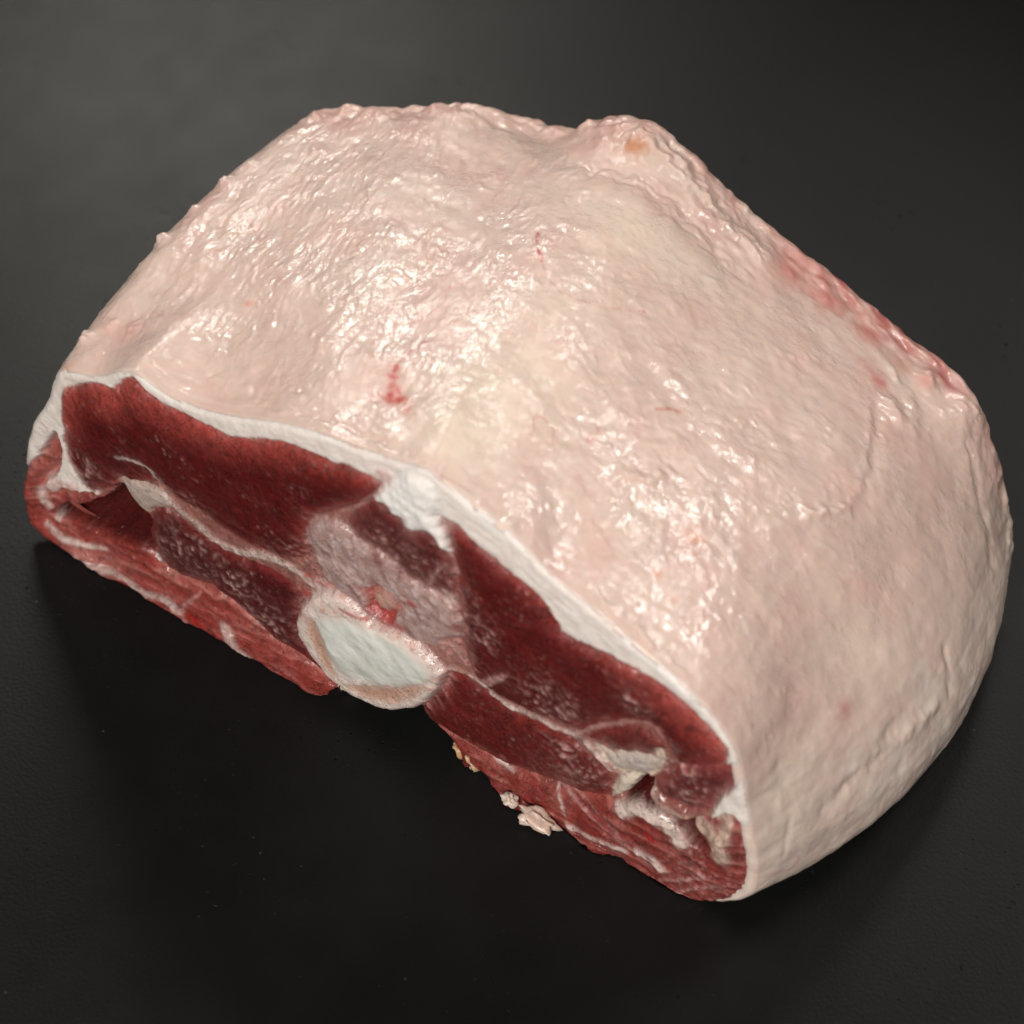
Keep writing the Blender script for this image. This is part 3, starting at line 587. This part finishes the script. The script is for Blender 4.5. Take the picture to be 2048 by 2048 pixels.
col = paint(col, (0.55, 0.14, 0.12), 0.40*hair)
col = paint(col, (0.66, 0.36, 0.32), 0.5*sstep(0.93, 1.0, vf)*np.clip(0.6+fbm(u/9, y/9, 20.0, 3), 0, 1)*(sv > 2)*(sv < 8))
col = paint(col, (0.46, 0.09, 0.08), 0.8*edgered*np.clip(0.55+1.2*fbm(u/5, y/5, 30.0, 3), 0.1, 1))
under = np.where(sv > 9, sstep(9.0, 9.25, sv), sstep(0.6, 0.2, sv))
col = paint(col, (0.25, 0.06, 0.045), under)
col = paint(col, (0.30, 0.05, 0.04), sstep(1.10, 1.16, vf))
wet = np.clip(0.66+1.5*fbm(u/17, y/17, 28.0, 4), 0.12, 1)*(1-0.6*side)
col = col*np.array([0.96, 0.905, 0.88])
CAPV = (P+NRM.reshape(-1, 3)*D[:, None])/1000
CAPV[:, 2] = np.maximum(CAPV[:, 2], 0.0006)
i0 = np.arange(rows*ns).reshape(rows, ns); i1 = np.roll(i0, -1, 1)
Q = np.stack([i0[:-1], i0[1:], i1[1:], i1[:-1]], -1).reshape(-1, 4)
a, b_, c_ = CAPV[Q[len(Q)//3, 0]], CAPV[Q[len(Q)//3, 1]], CAPV[Q[len(Q)//3, 2]]
if np.dot(np.cross(b_-a, c_-a), NRM.reshape(-1, 3)[Q[len(Q)//3, 0]]) < 0: Q = Q[:, ::-1]
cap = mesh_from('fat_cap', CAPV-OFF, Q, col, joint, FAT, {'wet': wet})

# ---- the sawn face: one relief, cut into its tissues
G = 0.4
xs = np.arange(-9, 256, G); zs = np.arange(-5, 130, G)
X, Z = np.meshgrid(xs, zs, indexing='ij'); shp = X.shape
x = X.ravel(); z = Z.ravel(); P2 = np.stack([x, z], 1)
outline = catmull(fr, 8)[:, [0, 2]]*1000
low = sstep(45, 25, z)*sstep(232, 215, x)*sstep(8, 20, x)
rg = np.stack([0.7*fbm(x/4, z/4, 35.0, 3), 0.8*fbm(x/4, z/4, 36.0, 3)], 1)*low[:, None]
inside = in_poly(P2+rg, outline)
dout = seg_dist(P2, np.concatenate([outline[::2], outline[:1]]))
wx = 0.55*fbm(x/5, z/5, 31.0, 3)+0.34*perlin(x/1.0, z/1.0, 32.0); wz = 0.55*fbm(x/5, z/5, 33.0, 3)+0.34*perlin(x/1.0, z/1.0, 34.0)
PW = P2+np.stack([wx, wz], 1)

fine = perlin(x/0.8, z/0.8, 41.0); grain = fbm(x/2.2, z/2.2, 42.0, 4); broad = fbm(x/11, z/11, 43.0, 3)
fibre = fbm(x/1.1, z/5.0, 44.0, 3)
# name: (kind, edge colour, core colour, base mm, dome mm, dome radius mm, crease mm)
TISSUE = {
 'fat_rim': ('fat', (0.76, 0.67, 0.60), (0.76, 0.67, 0.60), 0.0, 0.0, 3, 0.0),
 'connective_tissue': ('meat', (0.36, 0.15, 0.12), (0.32, 0.12, 0.095), -1.4, 0.3, 2, 0.0),
 'flank_flap_a': ('meat', (0.42, 0.11, 0.085), (0.30, 0.045, 0.034), -5.5, 4.5, 4, 0.6),
 'flank_flap_b': ('meat', (0.36, 0.075, 0.058), (0.24, 0.030, 0.023), -5.5, 4.5, 4, 0.6),
 'cavity_a': ('meat', (0.16, 0.02, 0.016), (0.07, 0.009, 0.008), -14.0, -26.0, 4, 0),  # both cavities: shade of the hollow partly put into the dark colour
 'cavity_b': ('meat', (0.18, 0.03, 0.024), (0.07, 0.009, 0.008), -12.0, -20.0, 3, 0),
 'loin_muscle_a': ('meat', (0.22, 0.020, 0.016), (0.105, 0.0080, 0.0072), -1.0, 3.0, 4.5, 0.35),
 'loin_muscle_b': ('meat', (0.22, 0.020, 0.016), (0.110, 0.0085, 0.0072), -1.0, 3.0, 4.5, 0.35),
 'transverse_process_a': ('bone', (0.42, 0.29, 0.22), (0.46, 0.36, 0.31), -2.0, 1.6, 2, 0.3),
 'transverse_process_b': ('bone', (0.55, 0.43, 0.34), (0.48, 0.40, 0.36), -2.5, 2.0, 2, 0.3),
 'tenderloin_a': ('meat', (0.18, 0.020, 0.018), (0.080, 0.0075, 0.0080), -3.2, 2.8, 3.5, 0.5),
 'tenderloin_b': ('meat', (0.24, 0.026, 0.020), (0.13, 0.0115, 0.0095), -3.6, 2.8, 3.5, 0.5),
 'side_muscle_b': ('meat', (0.18, 0.026, 0.02), (0.11, 0.014, 0.012), -0.8, 1.2, 1.5, 0.3),
 'fat_tag': ('fat', (0.62, 0.52, 0.42), (0.62, 0.52, 0.42), -3.0, 2.4, 1.5, 0.2),
 'rib_end_muscle': ('meat', (0.26, 0.05, 0.045), (0.13, 0.018, 0.018), -3.0, 3.0, 3, 0.4),
 'multifidus_muscle': ('meat', (0.18, 0.03, 0.026), (0.10, 0.014, 0.013), -1.0, 1.2, 2, 0.3),
 'fat_lump': ('fat', (0.76, 0.70, 0.64), (0.78, 0.74, 0.69), 0.2, 2.0, 2.0, 0.4),
 'vertebral_arch': ('bone', (0.34, 0.19, 0.165), (0.36, 0.23, 0.205), -0.7, 1.9, 1.6, 0.7),
 'vertebra': ('bone', (0.66, 0.50, 0.44), (0.72, 0.61, 0.54), 0.3, 1.8, 1.5, 0.5),
 'cartilage_disc': ('bone', (0.66, 0.55, 0.48), (0.64, 0.64, 0.58), 1.95, 0.9, 3.5, 0.0),
 'marrow_a': ('bone', (0.56, 0.36, 0.28), (0.48, 0.27, 0.19), 2.0, -0.5, 1.5, 0.0),
 'marrow_b': ('bone', (0.56, 0.36, 0.28), (0.48, 0.27, 0.19), 2.0, -0.5, 1.5, 0.0),
 'spinal_canal': ('bone', (0.36, 0.05, 0.04), (0.28, 0.015, 0.012), -1.0, -1.8, 1.5, 0),
 'spinal_cord': ('bone', (0.36, 0.13, 0.10), (0.45, 0.27, 0.22), -1.6, 1.4, 2.0, 0.0),
}
LOOSE = ('spinal_canal', 'spinal_cord', 'cartilage_disc', 'marrow_a', 'marrow_b', 'vertebral_arch', 'fat_lump', 'fat_tag', 'transverse_process_b')
ROOTNAME = {'cavity_a': 'flank_flap_a', 'cavity_b': 'flank_flap_b'}
names = ['fat_rim']+[n for n, _ in REGIONS]
label = np.zeros(len(P2), int)
H = 0.25*broad+0.10*grain
col = np.tile(np.array(TISSUE['fat_rim'][1]), (len(P2), 1))
col = paint(col, (0.80, 0.73, 0.67), 0.6*sstep(-0.2, 0.5, fbm(x/6, z/6, 45.0, 3)))
col = paint(col, (0.72, 0.60, 0.54), 0.5*sstep(0.1, 0.6, fbm(x/4, z/9, 46.0, 3)))
lay = fbm(x/16, dout/1.3, 47.0, 3); lay2 = fbm(x/30, dout/3.0, 48.0, 2)
col = paint(col, (0.68, 0.55, 0.49), 0.55*sstep(0.15, 0.6, lay)); col = paint(col, (0.82, 0.77, 0.72), 0.5*sstep(0.0, 0.5, lay2))
H += 0.22*lay+0.35*fbm(x/5, z/5, 49.0, 3)
# the fat turns pink and tan low down on the outer flanks
toptone = sstep(19, 4, dout)
for k, (name, polys) in enumerate(REGIONS):
    kind, ce, cc, base, dome, rad, crease = TISSUE[name]
    m = np.zeros(len(P2), bool); d = np.full(len(P2), 1e9)
    for poly in polys:
        pl = np.array(poly); lo = pl.min(0)-4; hi = pl.max(0)+4
        bb = np.where(np.all((P2 > lo) & (P2 < hi), axis=1))[0]
        mi = in_poly(PW[bb] if name not in LOOSE else P2[bb]+(3.8 if name.startswith('spinal') else 2.4)*(PW[bb]-P2[bb]), pl); m[bb[mi]] = True
    # distance to the union's edge: only polygon edges that are not inside a sister polygon
    idx = np.where(m)[0]; dd = np.full(len(idx), 1e9)
    for poly in polys:
        pl = np.array(poly+[poly[0]])
        for a, b in zip(pl[:-1], pl[1:]):
            mid = ((a+b)/2)[None]
            if any(in_poly(mid, np.array(o_))[0] for o_ in polys if o_ is not poly): continue
            dd = np.minimum(dd, seg_dist(PW[idx], np.array([a, b])))
    label[idx] = k+1
    g = 1-np.exp(-dd/rad)
    H[idx] = base+dome*g-crease*np.exp(-(dd/0.6)**2)+0.35*broad[idx]+0.16*grain[idx]+0.05*fine[idx]
    if kind == 'meat':
        f = sstep(0.6, 5.0, dd*(1+0.5*grain[idx])+0.8*broad[idx])
        c = np.asarray(ce)[None]+(np.asarray(cc)-np.asarray(ce))[None]*f[:, None]
        if name.startswith('loin'):
            tt = np.clip(toptone[idx]*(0.85+0.5*broad[idx]), 0, 1)
            c = paint(c, (0.43, 0.070, 0.054), 0.9*tt)
        net = ridged(PW[idx, 0]/2.4, PW[idx, 1]/3.2, 58.0)
        c = c*(1+0.26*grain[idx]+0.16*fibre[idx]+0.10*net-0.20)[:, None]
        H[idx] += 0.16*grain[idx]+0.05*fibre[idx]
        c = paint(c, (0.05, 0.006, 0.006), 0.4*sstep(0.15, 0.6, fbm(x[idx]/7, z[idx]/7, 50.0+k, 3)))
        if name.startswith('flank'):
            ly = fbm(x[idx]/20+0.3*broad[idx], z[idx]/1.9+broad[idx], 59.0, 3)
            c = paint(c, (0.48, 0.19, 0.155), 0.6*sstep(0.12, 0.5, ly)); c = paint(c, (0.13, 0.016, 0.013), 0.6*sstep(0.1, 0.5, -ly))
            H[idx] += 0.8*ly
        wire = sstep(0.90, 0.985, ridged(PW[idx, 0]/3.3, PW[idx, 1]/5.5, 60.0+k))*sstep(0.1, 0.5, fbm(x[idx]/9, z[idx]/9, 70.0+k, 2))
        c = paint(c, (0.42, 0.17, 0.14), 0.5*wire)
        H[idx] += 0.15*wire
    else:
        f = sstep(0.3, 2.5, dd)
        c = np.asarray(ce)[None]+(np.asarray(cc)-np.asarray(ce))[None]*f[:, None]
        c = c*(1+(0.04 if name == 'cartilage_disc' else 0.14)*grain[idx]+(0.0 if name == 'cartilage_disc' else 0.08)*fine[idx])[:, None]
        if name == 'vertebral_arch':
            c = paint(c, (0.46, 0.34, 0.32), 0.7*sstep(0.0, 0.5, fbm(x[idx]/4, z[idx]/4, 51.0, 3)))
            c = paint(c, (0.36, 0.17, 0.11), 0.7*sstep(0.25, 0.6, fbm(x[idx]/3.5, z[idx]/3.5, 52.0, 3)))
            c = paint(c, (0.17, 0.03, 0.026), 0.75*sstep(0.05, 0.45, fbm((x[idx]-z[idx])/9, (x[idx]+z[idx])/4, 95.0, 4)))
            H[idx] += 0.7*fbm(x[idx]/6, z[idx]/6, 53.0, 3)
        if name == 'vertebra':
            c = paint(c, (0.60, 0.22, 0.16), 0.8*sstep(0.05, 0.5, fbm(x[idx]/3.0, z[idx]/3.0, 54.0, 3))*sstep(20, 38, z[idx]))
        if name == 'cartilage_disc':
            q1 = x[idx]*0.85-z[idx]*0.5; q2 = x[idx]*0.5+z[idx]*0.85
            c = paint(c, (0.46, 0.44, 0.36), 0.6*sstep(0.05, 0.6, fbm(q1/12, q2/4.5, 55.0, 3)))
            c = paint(c, (0.78, 0.77, 0.71), 0.8*sstep(0.05, 0.5, fbm(q1/10, q2/4.5, 57.0, 3)))
            H[idx] += 0.35*fbm(q1/14, q2/8.0, 55.0, 2)-0.16*grain[idx]-0.05*fine[idx]
        if name == 'fat_lump':
            H[idx] += 0.7*fbm(x[idx]/3.5, z[idx]/3.5, 56.0, 3)
    col[idx] = np.clip(c, 0.004, 0.95)
# shreds of membrane and fat dragged about by the saw
sh = np.zeros(len(P2))
for cx, cz, r in SHREDS:
    sh = np.maximum(sh, np.exp(-(np.hypot(x-cx, z-cz)/r)**2))
sel = np.isin(label, [names.index(n) for n in names if TISSUE[n][0] == 'meat' or n == 'vertebral_arch'])
curl = ridged((x+2.0*fbm(x/4, z/4, 81.0, 2))/2.6, (z+2.0*fbm(x/4, z/4, 82.0, 2))/2.0, 83.0)
sm = np.clip(1.4*sh, 0, 1)*sstep(0.66, 0.88, curl)*sstep(-0.25, 0.35, fbm(x/2.2, z/2.2, 84.0, 2))*sel
col = paint(col, (0.56, 0.34, 0.30), 0.9*sm); H += 0.9*sm
flecks = sstep(0.50, 0.60, perlin(x/1.1, z/1.3, 85.0))*sstep(0.1, 0.5, fbm(x/14, z/14, 86.0, 2))*sel
col = paint(col, (0.60, 0.40, 0.35), 0.8*flecks); H += 0.4*flecks
SC = {'white': (0.70, 0.58, 0.52), 'pink': (0.52, 0.30, 0.27), 'cream': (0.66, 0.54, 0.47), 'tan': (0.52, 0.38, 0.30), 'blood': (0.36, 0.012, 0.010)}
for pts, hw, k in STRANDS:
    pl = np.array(pts); bb = np.where(np.all((P2 > pl.min(0)-4*hw-1) & (P2 < pl.max(0)+4*hw+1), axis=1))[0]
    q = PW[bb]; d = seg_dist(q, catmull_open(pl) if len(pl) > 2 else pl)
    d = d*(1+0.45*fbm(q[:, 0]/2.0, q[:, 1]/2.0, 87.0, 3))
    m = sstep(1.25, 0.65, d/hw)*(0.85+0.3*grain[bb])*(~np.isin(label[bb], [names.index('cavity_a'), names.index('cavity_b')]))
    if k == 'white': m = m*np.clip(0.85+0.8*fbm(q[:, 0]/3.2, q[:, 1]/3.2, 89.0, 3), 0.1, 1)
    if k in ('pink',): m = m*np.clip(0.75+0.6*fbm(q[:, 0]/1.6, q[:, 1]/1.6, 88.0, 2), 0.1, 1)
    col[bb] = paint(col[bb], np.array(SC[k]), np.clip(m, 0, 0.95))
    if k != 'blood':
        tgt = -1.0 if k != 'tan' else -2.0
        H[bb] += (0.35+0.25*min(hw, 2))*np.clip(m, 0, 1)*(1+0.4*grain[bb])
H += 4.5*np.exp(-(dout/6)**2)*sstep(30, 14, x)*(label > 0)
# rounded outer edge of the face
rr = np.where(z < 60-0.10*np.abs(x-120), 2.6, 2.0)
k_ = np.clip(1-dout/rr, 0, 1)
H -= rr*(1-np.sqrt(np.maximum(0, 1-k_**2)))
def blur(f, it):
    f = f.reshape(shp).copy()
    for _ in range(it):
        f[1:-1] = (f[:-2]+2*f[1:-1]+f[2:])/4; f[:, 1:-1] = (f[:, :-2]+2*f[:, 1:-1]+f[:, 2:])/4
    return f.ravel()
H = blur(H, 2)
bony = np.isin(label, [names.index(n) for n in names if TISSUE[n][0] == 'bone' or n == 'fat_lump']).astype(float)
near = blur(bony, 260); meaty = np.isin(label, [names.index(n) for n in names if TISSUE[n][0] == 'meat']).astype(float)
th = np.arctan2(z-48, x-118); rad = np.hypot(z-48, x-118)
ray_ = fbm(th*16, rad/9, 92.0, 3)
frost = meaty*sstep(0.04, 0.45, near)*sstep(-0.05, 0.5, ray_+0.35*grain)
col = paint(col, (0.50, 0.29, 0.26), 0.55*frost)
H += 0.35*frost*(1+grain)
arch = (label == names.index('vertebral_arch')).astype(float)
fr2 = arch*sstep(0.0, 0.5, fbm((x+z)/3.0, (x-z)/6.0, 93.0, 4))
col = paint(col, (0.60, 0.50, 0.47), 0.6*fr2); H += 0.22*fr2
soft = np.stack([blur(col[:, c], 14) for c in range(3)], 1); softer = np.stack([blur(soft[:, c], 40) for c in range(3)], 1)
mask = np.clip(0.45+0.9*fbm(x/5, z/5, 94.0, 3), 0, 0.9)
inv_ = np.isin(label, [names.index(n) for n in ('vertebra', 'cartilage_disc', 'marrow_a', 'marrow_b', 'spinal_canal', 'spinal_cord', 'vertebral_arch', 'connective_tissue', 'multifidus_muscle')])
mask = np.where(inv_, 0.25+0.4*mask, 0.5*mask)
keep = 1+0.10*grain+0.06*fine
col = (col*(1-mask[:, None])+(soft*0.65+softer*0.35)*mask[:, None]*np.where(mask > 0, keep, 1)[:, None])
for c in range(3): col[:, c] = blur(col[:, c], 1)
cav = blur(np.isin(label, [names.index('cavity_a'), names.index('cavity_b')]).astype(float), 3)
col = paint(col, (0.085, 0.010, 0.009), sstep(0.06, 0.35, cav))  # same painted shade colour carried onto the cavity walls
col = np.clip(col, 0.003, 0.95)
lean = 0.0
sag = np.maximum(0, 0.5-z)               # what would sink into the table slumps forward on it
FV = np.stack([x+0.47*sag, -H-0.69*sag, np.maximum(z, 0.5)], 1)/1000
ids = np.arange(len(P2)).reshape(shp); lab = label.reshape(shp); ins = inside.reshape(shp)
cell_ok = ins[:-1, :-1] & ins[1:, :-1] & ins[1:, 1:] & ins[:-1, 1:]
cell_lab = np.maximum(lab[:-1, :-1], lab[1:, 1:])
quad = np.stack([ids[:-1, :-1], ids[1:, :-1], ids[1:, 1:], ids[:-1, 1:]], -1)
MATS = {'fat': RIM, 'meat': MEAT, 'bone': BONE}
PLAIN = {'flank_flap_a': 'flank_flap', 'flank_flap_b': 'flank_flap', 'loin_muscle_a': 'loin_muscle', 'loin_muscle_b': 'loin_muscle',
         'tenderloin_a': 'tenderloin', 'tenderloin_b': 'tenderloin', 'transverse_process_a': 'transverse_process', 'transverse_process_b': 'transverse_process',
         'side_muscle_b': 'side_muscle', 'marrow_a': 'marrow', 'marrow_b': 'marrow', 'cavity_a': 'cavity', 'cavity_b': 'cavity'}
UNDER = {'cartilage_disc': 'vertebra', 'marrow_a': 'vertebra', 'marrow_b': 'vertebra', 'spinal_canal': 'vertebral_arch', 'spinal_cord': 'vertebral_arch',
         'cavity_a': 'flank_flap_a', 'cavity_b': 'flank_flap_b'}
LABELS = {'fat_rim': 'white cut edge of the fat around the sawn face', 'fat_lump': 'knob of hard white fat above the backbone',
          'vertebra': 'pale sawn end of the backbone', 'cartilage_disc': 'bluish white cartilage in the sawn backbone'}
built = {}
wetf = np.clip(0.7+0.6*fbm(x/8, z/8, 91.0, 3), 0.05, 1)
for k, nm in enumerate(names):
    q = quad[cell_ok & (cell_lab == k)]
    if not len(q): continue
    used, inv = np.unique(q.ravel(), return_inverse=True)
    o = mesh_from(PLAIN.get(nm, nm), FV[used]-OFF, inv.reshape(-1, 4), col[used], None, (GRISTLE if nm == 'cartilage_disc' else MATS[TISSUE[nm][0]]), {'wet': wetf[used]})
    built[nm] = o
    if nm in LABELS: o['label'] = LABELS[nm]
for nm, o in built.items():
    o.parent = built[UNDER[nm]] if nm in UNDER else joint

# ---- small scraps hanging from the lower edge
def scrap(name, centre, radii, seed, c, rot=0.0, mat=FAT):
    nu, nw = 28, 18
    a, b = np.meshgrid(np.linspace(0, 2*np.pi, nu, endpoint=False), np.linspace(0.02, np.pi-0.02, nw), indexing='ij')
    d = np.stack([np.cos(a)*np.sin(b), np.sin(a)*np.sin(b), np.cos(b)], -1).reshape(-1, 3)
    k = 1+0.7*fbm(d[:, 0]*1.5+seed, d[:, 1]*1.5, d[:, 2]*1.5, 2)+0.06*perlin(d[:, 0]*4+seed, d[:, 1]*4, d[:, 2]*4)
    v = d*k[:, None]*np.array(radii)
    cr, sr = math.cos(rot), math.sin(rot)
    v = np.stack([v[:, 0]*cr-v[:, 2]*sr, v[:, 1], v[:, 0]*sr+v[:, 2]*cr], 1)+np.array(centre)
    v[:, 2] = np.maximum(v[:, 2], 0.4)
    i = np.arange(nu*nw).reshape(nu, nw); j = np.roll(i, -1, 0)
    q = np.stack([i[:, :-1], j[:, :-1], j[:, 1:], i[:, 1:]], -1).reshape(-1, 4)[:, ::-1]
    cc = np.tile(np.array(c), (len(v), 1))*(0.9+0.25*fbm(d[:, 0]*3+seed, d[:, 1]*3, d[:, 2]*3, 2))[:, None]
    return mesh_from(name, v/1000-OFF, q, cc, joint, mat, {'wet': np.full(len(v), 0.25)})
for i, (cx, cy, rx, ry, rz, rot, c) in enumerate(SCRAPS):
    scrap('fat_scrap', (cx-0.4, cy+3.6, 2.6), (rx, ry, rz), 3.1*i+1, c, rot)
